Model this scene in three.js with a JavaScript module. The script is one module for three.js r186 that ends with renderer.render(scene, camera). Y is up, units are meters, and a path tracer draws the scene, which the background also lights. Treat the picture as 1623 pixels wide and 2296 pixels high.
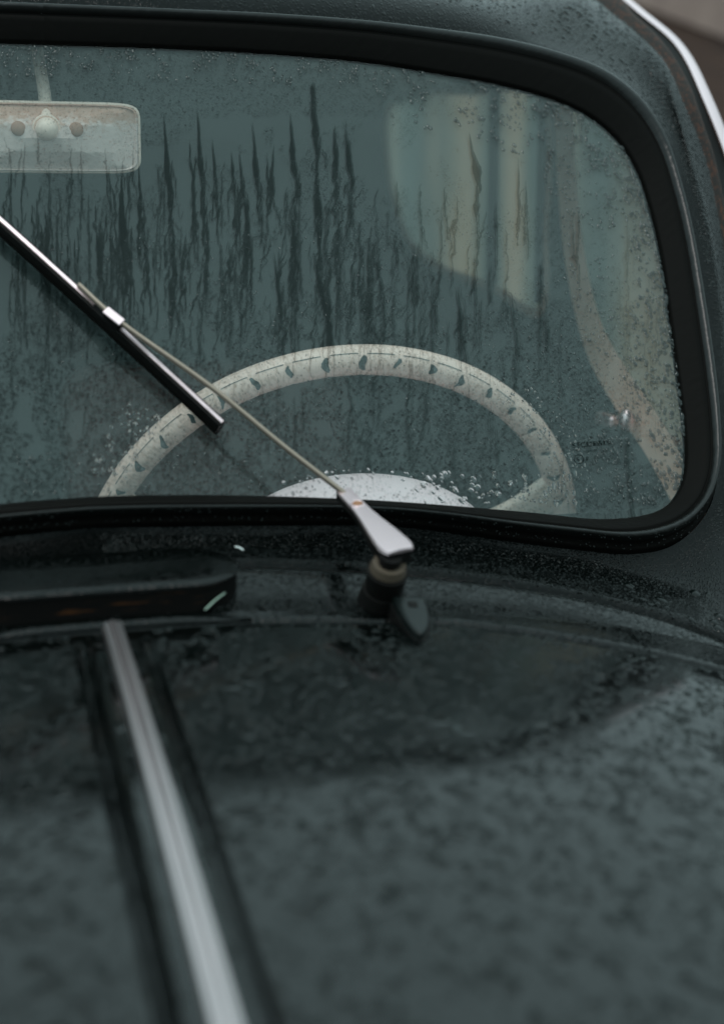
import * as THREE from 'three';
import { mergeGeometries, mergeVertices, toCreasedNormals } from 'three/addons/utils/BufferGeometryUtils.js';
import { RoundedBoxGeometry } from 'three/addons/geometries/RoundedBoxGeometry.js';

// ------------------------------------------------------------ camera, sky, sun, exposure
const scene = new THREE.Scene();
const V = (x, y, z) => new THREE.Vector3(x, y, z);
const W = 723, HH = 1024, FOV = 39.6;
const PITCH = THREE.MathUtils.degToRad(12), YAW = THREE.MathUtils.degToRad(16);
const EYE = V(-0.0793, 1.1065, 0.94);
const FWD = V(Math.cos(PITCH) * Math.sin(YAW), -Math.sin(PITCH), -Math.cos(PITCH) * Math.cos(YAW));
const camera = new THREE.PerspectiveCamera(FOV, W / HH, 0.05, 400);
camera.position.copy(EYE);
camera.lookAt(EYE.clone().add(FWD));
camera.focus = 1.1;
camera.userData.fStop = 3.4;
scene.add(camera);

const renderer = new THREE.WebGLRenderer({ antialias: true });
renderer.setSize(W, HH);
renderer.toneMapping = THREE.LinearToneMapping;
renderer.toneMappingExposure = 1.3;
renderer.shadowMap.enabled = true;
renderer.shadowMap.type = THREE.PCFSoftShadowMap;

{ // overcast sky: brightest overhead, dimmer towards the horizon
  const w = 256, h = 128, d = new Float32Array(w * h * 4);
  for (let j = 0; j < h; j++) for (let i = 0; i < w; i++) {
    const e = ((j + 0.5) / h - 0.5) * Math.PI, s = Math.sin(e), a = (i / w) * Math.PI * 2;
    let L = s > 0 ? 0.46 + 0.5 * Math.pow(s, 0.9) : 0.10;
    if (s > 0) L *= 1 + 0.05 * Math.sin(a * 2 + 3 * s) + 0.03 * Math.sin(a * 5 - 7 * s + 1);
    const o = (j * w + i) * 4;
    d[o] = L * 0.68; d[o + 1] = L * 0.92; d[o + 2] = L * 0.95; d[o + 3] = 1;
  }
  const t = new THREE.DataTexture(d, w, h, THREE.RGBAFormat, THREE.FloatType);
  t.mapping = THREE.EquirectangularReflectionMapping; t.magFilter = THREE.LinearFilter; t.needsUpdate = true;
  scene.background = t; scene.environment = t;
}
const sun = new THREE.DirectionalLight(new THREE.Color(1, 0.95, 0.92), 0.6);
sun.position.set(-2, 7, 2.5); sun.castShadow = true; sun.shadow.radius = 40; sun.shadow.mapSize.set(1024, 1024);
Object.assign(sun.shadow.camera, { left: -4, right: 4, top: 4, bottom: -4, near: 0.5, far: 20 });
scene.add(sun);

// ------------------------------------------------------------ small tools
let seed = 7;
const rnd = () => { seed = (seed + 0x6d2b79f5) | 0; let t = Math.imul(seed ^ (seed >>> 15), 1 | seed); t = (t + Math.imul(t ^ (t >>> 7), 61 | t)) ^ t; return ((t ^ (t >>> 14)) >>> 0) / 4294967296; };
const rr = (a, b) => a + (b - a) * rnd();
const lerp = THREE.MathUtils.lerp, clamp = THREE.MathUtils.clamp, sstep = (a, b, x) => { const t = clamp((x - a) / (b - a), 0, 1); return t * t * (3 - 2 * t); };
const hash = (x, y, s) => { let h = Math.imul(x, 374761393) + Math.imul(y, 668265263) + Math.imul(s, 974711); h = Math.imul(h ^ (h >>> 13), 1274126177); return ((h ^ (h >>> 16)) >>> 0) / 4294967296; };
const vnoise = (x, y, s = 1, per = 0) => {
  const ix = Math.floor(x), iy = Math.floor(y), fx = x - ix, fy = y - iy, m = (n) => (per ? ((n % per) + per) % per : n);
  const u = fx * fx * (3 - 2 * fx), v = fy * fy * (3 - 2 * fy);
  return lerp(lerp(hash(m(ix), m(iy), s), hash(m(ix + 1), m(iy), s), u), lerp(hash(m(ix), m(iy + 1), s), hash(m(ix + 1), m(iy + 1), s), u), v);
};
const fbm = (x, y, s = 1, o = 4, per = 0) => { let a = 0, k = 0.5, n = 0; for (let i = 0; i < o; i++) { a += k * vnoise(x, y, s + i, per); n += k; x *= 2; y *= 2; per *= 2; k *= 0.5; } return a / n; };

const RIGHT = V().crossVectors(FWD, V(0, 1, 0)).normalize(), UP = V().crossVectors(RIGHT, FWD);
const FP = HH / 2 / Math.tan(THREE.MathUtils.degToRad(FOV / 2));
// direction of sight through a spot of the photograph (measured on a 1623 px wide copy), depth 1 along the view axis
const sight = (px, py) => FWD.clone().addScaledVector(RIGHT, (px * 723 / 1623 - W / 2) / FP).addScaledVector(UP, (HH / 2 - py * 1024 / 2296) / FP);
const project = (p) => { const q = p.clone().sub(EYE), d = q.dot(FWD); return [(q.dot(RIGHT) / d * FP + W / 2) * 1623 / 723, (HH / 2 - q.dot(UP) / d * FP) * 2296 / 1024, d]; };
function meet(px, py, f, a = 0.3, b = 2.6) {                // where a line of sight meets the surface f = 0 (f > 0 on the camera's side)
  const s = sight(px, py), at = (d) => EYE.clone().addScaledVector(s, d);
  let lo = a, hi = b;
  for (let d = a; d < b; d += 0.01) if (f(at(d)) < 0) { hi = d; lo = d - 0.01; break; }
  for (let i = 0; i < 40; i++) { const m = (lo + hi) / 2; if (f(at(m)) > 0) lo = m; else hi = m; }
  return at((lo + hi) / 2);
}
const atDepth = (px, py, d) => EYE.clone().addScaledVector(sight(px, py), d);
function nearAxis(px, py, p0, dir) {                       // point of the axis p0 + h dir that is nearest to a line of sight
  const s = sight(px, py).normalize(), w = p0.clone().sub(EYE), b = s.dot(dir), d = s.dot(w), e = dir.dot(w);
  return p0.clone().addScaledVector(dir, (b * d - e) / (1 - b * b));
}

// ------------------------------------------------------------ objects: naming and tagging
const names = new Map();
const numbered = (n) => { const k = names.get(n) || 0; names.set(n, k + 1); return k ? n + '_' + String(k).padStart(3, '0') : n; };
function thing(name, label, category, pos = V(0, 0, 0)) { const g = new THREE.Group(); g.name = numbered(name); g.position.copy(pos); g.userData = { label, category }; scene.add(g); return g; }
function part(name, geo, mat, parent, label) {
  const m = new THREE.Mesh(geo, mat); m.name = name; m.castShadow = m.receiveShadow = true;
  if (label) m.userData.label = label;
  parent.add(m); return m;
}
function grid(nu, nv, f, flip = false) {                   // f(u, v) -> [Vector3, u metres, v metres]
  const p = [], t = [], id = [];
  for (let j = 0; j <= nv; j++) for (let i = 0; i <= nu; i++) { const [q, a, b] = f(i / nu, j / nv); p.push(q.x, q.y, q.z); t.push(a, b); }
  for (let j = 0; j < nv; j++) for (let i = 0; i < nu; i++) {
    const a = j * (nu + 1) + i, b = a + 1, c = a + nu + 1, d = c + 1;
    if (flip) id.push(a, c, b, b, c, d); else id.push(a, b, c, b, d, c);
  }
  const g = new THREE.BufferGeometry();
  g.setAttribute('position', new THREE.Float32BufferAttribute(p, 3)); g.setAttribute('uv', new THREE.Float32BufferAttribute(t, 2));
  g.setIndex(id); g.computeVertexNormals(); return g;
}
// sweep a closed cross-section (list of [a, b]) along points; n gives the b direction at each point
function sweep(pts, nrm, section, closed = false, caps = true) {
  const n = pts.length, k = section(0).length, p = [], uv = [], id = []; let L = 0;
  for (let i = 0; i < n; i++) {
    const t = pts[(i + 1) % n].clone().sub(pts[(i - 1 + n) % n]);
    if (!closed && i === 0) t.copy(pts[1]).sub(pts[0]);
    if (!closed && i === n - 1) t.copy(pts[n - 1]).sub(pts[n - 2]);
    t.normalize();
    const b = nrm(i).clone(); b.addScaledVector(t, -b.dot(t)).normalize();
    const a = V().crossVectors(t, b);
    if (i) L += pts[i].distanceTo(pts[i - 1]);
    const s = section(i / (n - 1));
    for (let j = 0; j < k; j++) { const q = pts[i].clone().addScaledVector(a, s[j][0]).addScaledVector(b, s[j][1]); p.push(q.x, q.y, q.z); uv.push(L, j / k * 0.05); }
  }
  const rows = closed ? n : n - 1;
  for (let i = 0; i < rows; i++) for (let j = 0; j < k; j++) {
    const a = i * k + j, b = i * k + (j + 1) % k, c = ((i + 1) % n) * k + j, d = ((i + 1) % n) * k + (j + 1) % k;
    id.push(a, c, b, b, c, d);
  }
  if (!closed && caps) for (let j = 1; j < k - 1; j++) { id.push(0, j, j + 1); const o = (n - 1) * k; id.push(o, o + j + 1, o + j); }
  const g = new THREE.BufferGeometry();
  g.setAttribute('position', new THREE.Float32BufferAttribute(p, 3)); g.setAttribute('uv', new THREE.Float32BufferAttribute(uv, 2));
  g.setIndex(id); g.computeVertexNormals();
  return g;
}
const round = (r, n = 10, sq = 1) => () => Array.from({ length: n }, (_, i) => [r * Math.cos(i / n * 2 * Math.PI), r * sq * Math.sin(i / n * 2 * Math.PI)]);
const along = (pts, n) => new THREE.CatmullRomCurve3(pts, false, 'centripetal').getPoints(n);
function solid(g) { const t = toCreasedNormals(g.index ? g.toNonIndexed() : g, 0.6); return t; }
function slab(shape, depth, bevel = 0.002, seg = 3) { return new THREE.ExtrudeGeometry(shape, { depth, bevelEnabled: bevel > 0, bevelSize: bevel, bevelThickness: bevel, bevelSegments: seg, curveSegments: 24 }); }
// a frame: local x, y, z axes placed at a point
function place(g, o, x, y, z) { const m = new THREE.Matrix4().makeBasis(x.clone().normalize(), y.clone().normalize(), z.clone().normalize()).setPosition(o); g.applyMatrix4(m); return g; }

// ------------------------------------------------------------ textures
function dataTex(w, h, f, srgb = false, rep = true) {      // f(x, y) -> value or [r, g, b] in 0..1
  const d = new Uint8Array(w * h * 4);
  for (let y = 0; y < h; y++) for (let x = 0; x < w; x++) {
    const c = f(x, y), o = (y * w + x) * 4;
    for (let k = 0; k < 3; k++) d[o + k] = clamp((c.length ? c[k] : c) * 255, 0, 255);
    d[o + 3] = 255;
  }
  const t = new THREE.DataTexture(d, w, h); t.magFilter = THREE.LinearFilter; t.minFilter = THREE.LinearFilter;
  if (rep) t.wrapS = t.wrapT = THREE.RepeatWrapping;
  if (srgb) t.colorSpace = THREE.SRGBColorSpace;
  t.needsUpdate = true; return t;
}
// drops standing on wet paint, as relief; tile of 0.2 m
function dropRelief(size, tile, counts, cluster = 0) {
  const hgt = new Float32Array(size * size), k = size / tile;
  for (const [n, r0, r1, pw] of counts) for (let i = 0; i < n; i++) {
    const r = lerp(r0, r1, Math.pow(rnd(), pw)) * k, cx = rnd() * size, cy = rnd() * size, sq = rr(0.75, 1.3), an = rr(0, 3.14); if (cluster && fbm(cx / 32, cy / 32, 191, 3, 32) < cluster * rr(0.85, 1.15)) continue;
    const ca = Math.cos(an), sa = Math.sin(an);
    const R = Math.ceil(r * 1.4), top = r / k * rr(0.2, 0.34);
    for (let y = -R; y <= R; y++) for (let x = -R; x <= R; x++) {
      const a = (x * ca + y * sa) / (r * sq), b = (-x * sa + y * ca) * sq / r, q = a * a + b * b;
      if (q >= 1) continue;
      const o = ((((Math.round(cy) + y) % size) + size) % size) * size + ((((Math.round(cx) + x) % size) + size) % size);
      hgt[o] = Math.max(hgt[o], top * Math.pow(1 - q, 0.8));
    }
  }
  return hgt;
}
const TILE = 0.22, RS = 1024;
const relief = dropRelief(RS, TILE, [[3800, 0.0004, 0.0009, 1], [1100, 0.0006, 0.0016, 1.6], [200, 0.0012, 0.0026, 2]].map(([n, ...q]) => [n * 2, ...q]), 0.5);
const RMAX = 0.0008;
const beads = dropRelief(RS, TILE, [[16000, 0.00035, 0.0008, 1], [900, 0.0007, 0.0014, 1.6]]);
const beadBump = dataTex(RS, RS, (x, y) => beads[y * RS + x] / 0.0005);
const dropBump = dataTex(RS, RS, (x, y) => relief[y * RS + x] / RMAX);
const dropRough = dataTex(RS, RS, (x, y) => (relief[y * RS + x] > 0 ? 0.04 : 0.05 + 0.10 * fbm(x / 32, y / 32, 5, 3, 32)));
for (const t of [dropBump, dropRough, beadBump]) t.repeat.set(1 / TILE, 1 / TILE);
const grain = dataTex(512, 512, (x, y) => 0.35 + 0.5 * fbm(x / 16, y / 16, 3, 4, 32));
grain.repeat.set(6, 6);
const rustTex = dataTex(512, 256, (x, y) => {
  const n = fbm(x / 16, y / 8, 11, 5, 32), m = sstep(0.45, 0.72, n), k = vnoise(x / 2, y / 2, 31, 256);
  const c = [lerp(0.11, 0.30, m), lerp(0.08, 0.16, m), lerp(0.065, 0.09, m)];
  return k > 0.985 ? [0.5, 0.47, 0.42] : c;
}, true);
rustTex.repeat.set(6, 10);

// ------------------------------------------------------------ materials
const std = (o) => new THREE.MeshStandardMaterial({ side: THREE.DoubleSide, ...o });
const phy = (o) => new THREE.MeshPhysicalMaterial({ side: THREE.DoubleSide, ...o });
const lin = (r, g, b) => new THREE.Color().setRGB(r, g, b);
const M = {
  paint: phy({ ior: 1.36, color: lin(0.0012, 0.0019, 0.0017), roughness: 1, roughnessMap: dropRough, bumpMap: beadBump, bumpScale: 0.0005 }),
  bonnetPaint: null, framePaint: null,
  drop: phy({ color: lin(0.003, 0.005, 0.0045), roughness: 0.04, ior: 1.33 }),
  water: phy({ color: lin(1, 1, 1), transmission: 1, thickness: 0.001, ior: 1.33, roughness: 0 }),
  beads: phy({ color: lin(0.02, 0.028, 0.026), roughness: 0.06, ior: 1.7, transparent: true, opacity: 0.55 }),
  glass: phy({ color: lin(0.92, 0.97, 0.96), transmission: 1, thickness: 0, roughness: 0, ior: 1.5, specularIntensity: 0.55 }),
  rubber: phy({ color: lin(0.0055, 0.0050, 0.0044), specularIntensity: 0.12, roughness: 0.6, bumpMap: grain, bumpScale: 0.0006 }),
  wetRubber: phy({ color: lin(0.004, 0.0045, 0.004), specularIntensity: 0.8, roughness: 0.3, bumpMap: grain, bumpScale: 0.0008 }),
  black: phy({ color: lin(0.006, 0.0055, 0.005), specularIntensity: 0.4, roughness: 0.6 }),
  chrome: std({ color: lin(0.78, 0.78, 0.8), metalness: 1, roughness: 0.22 }),
  satin: std({ color: lin(0.97, 0.765, 0.785), metalness: 1, roughness: 0.42 }),
  oldAlu: std({ color: lin(0.66, 0.565, 0.57), metalness: 1, roughness: 0.3, roughnessMap: null }),
  rod: std({ color: lin(0.36, 0.29, 0.235), metalness: 0.6, roughness: 0.45 }),
  rust: std({ map: rustTex, roughness: 0.85, bumpMap: rustTex, bumpScale: 0.0008 }),
  orange: std({ color: lin(0.36, 0.17, 0.09), roughness: 0.7 }),
  cream: std({ color: lin(0.99, 0.76, 0.65), roughness: 0.45 }),
  white: std({ color: lin(0.99, 0.76, 0.79), roughness: 0.5 }),
  trim: std({ color: lin(0.55, 0.34, 0.26), roughness: 0.7 }),
  dark: std({ color: lin(0.02, 0.024, 0.024), roughness: 0.8 }),
  seat: std({ color: lin(0.15, 0.035, 0.025), roughness: 0.7 }),
  lining: std({ color: lin(0.13, 0.12, 0.10), roughness: 0.9 }),
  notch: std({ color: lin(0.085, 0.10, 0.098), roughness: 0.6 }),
};

{ const b = dropBump.clone(), r = dropRough.clone(); b.repeat.set(2.3, 2.3); r.repeat.set(2.3, 2.3); M.bonnetPaint = M.paint.clone(); M.framePaint = M.paint.clone(); M.framePaint.specularIntensity = 0.5; Object.assign(M.bonnetPaint, { bumpMap: b, roughnessMap: r, bumpScale: RMAX * 0.85, ior: 1.54 }); }
// ------------------------------------------------------------ the car's surfaces
const TILT = Math.tan(THREE.MathUtils.degToRad(33)), COS = Math.cos(Math.atan(TILT)), SIN = Math.sin(Math.atan(TILT));
const KX = 0.25, BY = 0.92;
const glassF = (off) => (p) => (p.z + TILT * (p.y - BY) + KX * p.x * p.x) * COS - off;
const glassN = (x) => V(2 * KX * x, TILT, 1).normalize();
const onGlass = (x, t, off = 0) => V(x, BY + t * COS, -t * SIN - KX * x * x).addScaledVector(glassN(x), off);
const toXT = (p) => [p.x, (p.y - BY) / COS];
const pxGlass = (px, py, off = 0) => meet(px, py, glassF(off));
// bonnet and cowl: height over x, z
function hoodY(x, z) {
  const q = z - 0.11, a = Math.abs(x);
  const y = 0.8635 + (q > 0 ? -0.1 * q - 0.09 * q * q : -0.28 * q + 1.6 * q * q);
  return y - 0.20 * x * x - 0.55 * x * x * x * x - 2.2 * Math.pow(Math.max(0, a - 0.46), 2);
}
const hoodF = (p) => p.y - hoodY(p.x, p.z);
const hoodN = (x, z) => { const e = 0.002; return V(-(hoodY(x + e, z) - hoodY(x - e, z)) / (2 * e), 1, -(hoodY(x, z + e) - hoodY(x, z - e)) / (2 * e)).normalize(); };
const onHood = (x, z, o = 0) => V(x, hoodY(x, z), z).addScaledVector(hoodN(x, z), o);
const pxHood = (px, py) => meet(px, py, hoodF);
const sideX = (y) => 0.585 - 0.085 * Math.pow(clamp((y - 0.85) / 0.44, 0, 1.3), 1.5);
const pxSide = (px, py, back = 0.008) => pxGlass(px, py, -back);

function table(list) {                                      // smooth even function of x through given points
  const p = list.slice().sort((a, b) => a[0] - b[0]);
  return (x) => {
    x = Math.abs(x);
    if (x <= p[0][0]) return p[0][1];
    for (let i = 1; i < p.length; i++) if (x <= p[i][0]) {
      const s = (k) => (k <= 0 ? 0 : k >= p.length - 1 ? (p[k][1] - p[k - 1][1]) / (p[k][0] - p[k - 1][0]) : (p[k + 1][1] - p[k - 1][1]) / (p[k + 1][0] - p[k - 1][0]));
      const h = p[i][0] - p[i - 1][0], t = (x - p[i - 1][0]) / h, t2 = t * t, t3 = t2 * t;
      return (2 * t3 - 3 * t2 + 1) * p[i - 1][1] + (t3 - 2 * t2 + t) * h * s(i - 1) + (-2 * t3 + 3 * t2) * p[i][1] + (t3 - t2) * h * s(i);
    }
    const n = p.length - 1; return p[n][1] + (x - p[n][0]) * (p[n][1] - p[n - 1][1]) / (p[n][0] - p[n - 1][0]);
  };
}
const seam1 = table([[530, 1262], [750, 1268], [900, 1279], [1150, 1308], [1400, 1357], [1623, 1434]].map(([a, b]) => { const p = pxHood(a, b); return [p.x, p.z]; }));
const seam2 = table([[520, 1389], [700, 1388], [960, 1391], [1100, 1403], [1300, 1432], [1450, 1460], [1623, 1502]].map(([a, b]) => { const p = pxHood(a, b); return [p.x, p.z]; }));

// outlines on the windscreen plane: glass edge and outer edge of the gasket, right half from the middle of the top to the middle of the bottom
const halfOutline = (list, off) => {
  const q = list.map(([a, b]) => pxGlass(a, b, off));
  return [V(0, q[0].y, 0), ...q, V(0, q[q.length - 1].y + 0.001, 0)].map((p) => { const [x, t] = toXT(p); return new THREE.Vector2(x, t); });
};
const INNER = halfOutline([[400, 108], [600, 119], [811, 137], [960, 160], [1130, 191], [1250, 226], [1330, 266], [1390, 320], [1430, 385], [1456, 462], [1480, 562], [1503, 720], [1522, 860], [1534, 960], [1537, 1030], [1529, 1083], [1508, 1122], [1470, 1148], [1410, 1162], [1330, 1165], [1200, 1152], [1030, 1137], [850, 1124], [700, 1117], [500, 1112], [330, 1112]], 0);
const OUTER = halfOutline([[400, 30], [600, 38], [811, 52], [961, 67], [1111, 86], [1261, 122], [1361, 163], [1436, 227], [1489, 312], [1526, 425], [1555, 550], [1578, 680], [1600, 830], [1612, 957], [1612, 1057], [1592, 1135], [1552, 1195], [1488, 1231], [1411, 1243], [1311, 1235], [1161, 1217], [1011, 1194], [880, 1181], [700, 1178], [500, 1180], [330, 1182]], 0.004);
const curve2 = (l) => new THREE.CatmullRomCurve3(l.map((p) => V(p.x, p.y, 0)), false, 'centripetal');
const CI = curve2(INNER), CO = curve2(OUTER);
const half = (c, n) => { const p = c.getSpacedPoints(n); p[0].x = 0; p[n].x = 0; return p; };
const fullLoop = (c, n) => { const h = half(c, n); return [...h, ...h.slice(1, -1).reverse().map((p) => V(-p.x, p.y, 0))]; };

// ============================================================ THE CAR
const car = thing('car', 'small vintage dark green car, wet with rain, cream steering wheel behind its misted windscreen', 'car');

// ---- windscreen pane, in columns between the lower and the upper edge (tucked a little under the gasket)
const inner = half(CI, 240);
const xMax = Math.max(...inner.map((p) => p.x)), split = inner.findIndex((p) => p.x >= xMax - 1e-6);
const edgeAt = (list, x) => { for (let i = 1; i < list.length; i++) { const a = list[i - 1], b = list[i]; if ((a.x - x) * (b.x - x) <= 0 && a.x !== b.x) return lerp(a.y, b.y, (x - a.x) / (b.x - a.x)); } return list[list.length - 1].y; };
const topEdge = inner.slice(0, split + 1), lowEdge = inner.slice(split);
const TX0 = -0.125, TX1 = 0.545, TT0 = -0.045, TT1 = 0.42;
function paneGrid(off, nu, nv, x0 = -1) {
  return grid(nu, nv, (u, v) => {
    const s = Math.sin((lerp(x0, 1, u)) * Math.PI / 2), x = s * xMax;
    const t = lerp(edgeAt(lowEdge, Math.abs(x)) - 0.003, edgeAt(topEdge, Math.abs(x)) + 0.003, v);
    return [onGlass(x * 1.006, t, off), (x - TX0) / (TX1 - TX0), (t - TT0) / (TT1 - TT0)];
  });
}
const windscreen = part('windscreen', paneGrid(0, 120, 40), M.glass, car, 'misted windscreen with dark streaks where water has run down');

// ---- condensation on the inside of the glass: thin, uneven, wiped into streaks by running water
const TW = 2048, TH = Math.round(TW * (TT1 - TT0) / (TX1 - TX0));
const trailCanvas = document.createElement('canvas'); trailCanvas.width = TW; trailCanvas.height = TH;
const fogCanvas = document.createElement('canvas'); fogCanvas.width = TW; fogCanvas.height = TH;
{
  const c = fogCanvas.getContext('2d'), k = TW / (TX1 - TX0);
  const X = (x) => (x - TX0) * k, Y = (t) => (TT1 - t) * k;
  const P = (px, py) => { const [x, t] = toXT(pxGlass(px, py)); return [X(x), Y(t)]; };
  const S = k * 1.02 / FP * 723 / 1623;                     // texture pixels per photograph pixel
  const g = (v) => `rgb(${v | 0},${v | 0},${v | 0})`;
  c.fillStyle = g(205); c.fillRect(0, 0, TW, TH);
  // thin trails that wander downwards: straight runs, sudden side steps, lumps, forks that join again
  const trail = (px, py, len, w0, w1, dark, wob = 1, depth = 0) => {
    let x = px, y = py, side = 0, lump = 1; const bias = rr(-0.10, 0.10), k0 = rr(0, 99);
    while (y < py + len) {
      const a = P(x, y), f = (y - py) / len, w = lerp(w0, w1, Math.sin(Math.PI * Math.pow(f, 0.8))) * (0.45 + 1.1 * vnoise(y / 7, k0, 17)) * lump;
      lump = Math.max(1, lump * 0.8); if (rnd() < 0.05) lump = rr(1.5, 2.6);
      if (rnd() < 0.09 * wob) side = rr(-4.5, 4.5); else side *= 0.45;
      x += side + bias + rr(-0.7, 0.7); y += rr(2.2, 4.8) * (Math.abs(side) > 2.5 ? 0.45 : 1);
      const b = P(x, y);
      c.strokeStyle = g(dark + rr(-12, 12)); c.lineWidth = Math.max(0.8, w * S); c.lineCap = 'round'; c.beginPath(); c.moveTo(...a); c.lineTo(...b); c.stroke();
      if (rnd() < 0.07) { c.fillStyle = g(dark + 15); c.beginPath(); c.ellipse(b[0] + rr(-6, 6) * S, b[1], rr(1, 2.6) * S, rr(1, 3.4) * S, 0, 0, 7); c.fill(); }
      if (depth < 2 && rnd() < 0.022) trail(x, y, len * rr(0.15, 0.45), w0, w1 * 0.75, dark + 6, wob * 1.3, depth + 1);
    }
  };
  for (let i = 0; i < 150; i++) {                           // the dense band left of the middle
    const px = 10 + 880 * rnd(), d = rr(0, 1), py = lerp(370, 600, d) + 40 * Math.sin(px / 90);
    trail(px, py, rr(50, 210), rr(1.2, 2), rr(2, 4.2), rr(85, 122), 1);
  }
  for (let i = 0; i < 16; i++) trail(lerp(180, 900, rnd()), rr(460, 620), rr(100, 260), 1.5, rr(4, 8), 96, 0.7);
  for (let i = 0; i < 20; i++) trail(lerp(880, 1330, rnd()), rr(380, 720), rr(90, 300), 1.5, rr(3, 5.5), 98, 0.9);
  for (let i = 0; i < 12; i++) trail(lerp(420, 1250, rnd()), rr(800, 960), rr(70, 180), 1.2, rr(2, 3.4), 112, 1.2);
  for (let i = 0; i < 10; i++) trail(lerp(20, 400, rnd()), rr(700, 900), rr(60, 170), 1.2, rr(2, 3.6), 125, 1);
  for (let i = 0; i < 130; i++) {                           // rings where droplets ran together and dried
    const px = rr(10, 900), py = rr(430, 780), a = rr(4, 11), b = rr(6, 20), k = rr(0, 50), n = 22;
    c.strokeStyle = g(rr(100, 130)); c.lineWidth = rr(1.2, 2.6) * S; c.beginPath();
    for (let j = 0; j <= n * rr(0.6, 1); j++) { const t = j / n * 6.283, w = 0.65 + 0.7 * vnoise(3 + 2 * Math.cos(t) + k, 3 + 2 * Math.sin(t), 41), q = P(px + Math.cos(t) * a * w, py + Math.sin(t) * b * w); j ? c.lineTo(...q) : c.moveTo(...q); }
    c.stroke();
  }
  for (let i = 0; i < 22; i++) trail(lerp(10, 300, rnd()), rr(300, 440), rr(80, 200), 1.2, rr(2.2, 4.2), rr(95, 120), 1);
  for (let i = 0; i < 75; i++) trail(lerp(60, 1150, rnd()), rr(540, 720), rr(60, 200), 1.3, rr(1.8, 3.4), rr(92, 118), 1.5);
  for (let i = 0; i < 26; i++) trail(lerp(340, 1180, rnd()), rr(850, 980), rr(40, 140), 1.2, rr(1.6, 2.8), rr(105, 130), 1.5);
  trail(1405, 985, 170, 5, 7, 80, 0.3); trail(780, 850, 190, 2, 4, 95, 1); trail(1250, 980, 130, 2, 4, 95, 1);
  for (let i = 0; i < 10; i++) trail(rr(1350, 1480), rr(420, 800), rr(80, 260), 1.2, rr(2, 4), 120, 1);
  // broad tapered streaks: pointed above, wide below
  const streak = (x0, y0, x1, y1, w, blunt = 0) => {
    const n = 22, L = [], R = [];
    for (let i = 0; i <= n; i++) {
      const f = i / n, x = lerp(x0, x1, f) + (fbm(f * 6 + x0, y0, 9, 2) - 0.5) * 12 * f, y = lerp(y0, y1, f);
      const hw = w / 2 * 0.68 * (blunt ? sstep(0, 0.04, f) : Math.pow(Math.min(1, f * 1.5), 0.9)) * (1 - 0.7 * sstep(0.55, 1, f)) * (0.7 + 0.6 * vnoise(f * 9, x0, 23)) * rr(0.85, 1.15);
      L.push(P(x - hw, y)); R.push(P(x + hw, y));
    }
    c.fillStyle = g(82); c.beginPath(); [...L, ...R.reverse()].forEach((q, i) => (i ? c.lineTo(...q) : c.moveTo(...q))); c.fill();
  };
  for (const a of [[698, 184, 708, 380, 20, 1], [705, 330, 716, 570, 25], [648, 250, 664, 440, 26], [747, 278, 752, 425, 30], [770, 268, 790, 430, 22], [563, 270, 580, 440, 17], [366, 250, 384, 520, 24], [440, 232, 456, 480, 20],
    [473, 305, 486, 470, 13], [516, 335, 524, 450, 14], [534, 338, 548, 470, 16], [612, 320, 606, 430, 9], [596, 338, 598, 420, 8], [423, 310, 432, 430, 10], [272, 380, 276, 590, 26], [310, 350, 316, 520, 15], [1046, 295, 1072, 430, 26],
    [1155, 350, 1160, 520, 11], [385, 480, 392, 640, 16], [650, 440, 660, 600, 14], [700, 560, 730, 720, 22], [1140, 650, 1155, 800, 9], [735, 640, 738, 790, 20], [610, 560, 640, 760, 13], [820, 560, 830, 780, 12], [1020, 640, 1034, 780, 14], [855, 640, 862, 770, 10], [545, 430, 560, 560, 15], [100, 460, 108, 560, 10], [215, 500, 222, 590, 9]]) {
    streak(...a);
    for (let i = 0; i < 2; i++) trail(a[2] + rr(-8, 8), a[3] - rr(20, 80), rr(60, 170), 2, rr(3, 5.5), 90, 0.9);
  }
  // a wiped line below the wiper blade, and the handwriting-like slanted strokes in the mist
  c.strokeStyle = g(110); c.lineWidth = 3.5 * S; c.beginPath(); c.moveTo(...P(530, 545)); c.lineTo(...P(600, 522)); c.lineTo(...P(596, 480)); c.stroke();
  c.strokeStyle = g(105); c.beginPath(); c.moveTo(...P(700, 570)); c.lineTo(...P(748, 568)); c.stroke();
  // speckled mist: clear dots; most only thin the mist, larger ones stand as dark beads of water
  const specks = (count, lo, hi, k) => {
  for (let i = 0; i < count; i++) {
    const px = rr(-30, 1640), py = rr(90, 1190), n = fbm(px / 60, py / 60, 4, 3), low = sstep(560, 900, py);
    if (n < lerp(0.53, 0.30, low) && py > 260) continue;
    const q = P(px, py), r = k * rr(0.9, 2.3) * (1 + 0.8 * low * rnd()) * S;
    c.fillStyle = g(rr(lo, hi)); c.beginPath(); c.ellipse(q[0], q[1], r * rr(0.8, 1.5), r, rr(0, 3), 0, 7); c.fill();
  }
  };
  specks(40000, 118, 182, 1.05);
  const d0 = c.getImageData(0, 0, TW, TH).data, im2 = c.createImageData(TW, TH);
  for (let i = 0; i < TW * TH; i++) { const v = clamp((195 - d0[i * 4]) * 1.7, 0, 255); im2.data[i * 4] = im2.data[i * 4 + 1] = im2.data[i * 4 + 2] = v; im2.data[i * 4 + 3] = 255; }
  trailCanvas.getContext('2d').putImageData(im2, 0, 0);
  specks(30000, 40, 130, 0.9);
  const im = c.getImageData(0, 0, TW, TH), d = im.data;
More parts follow.
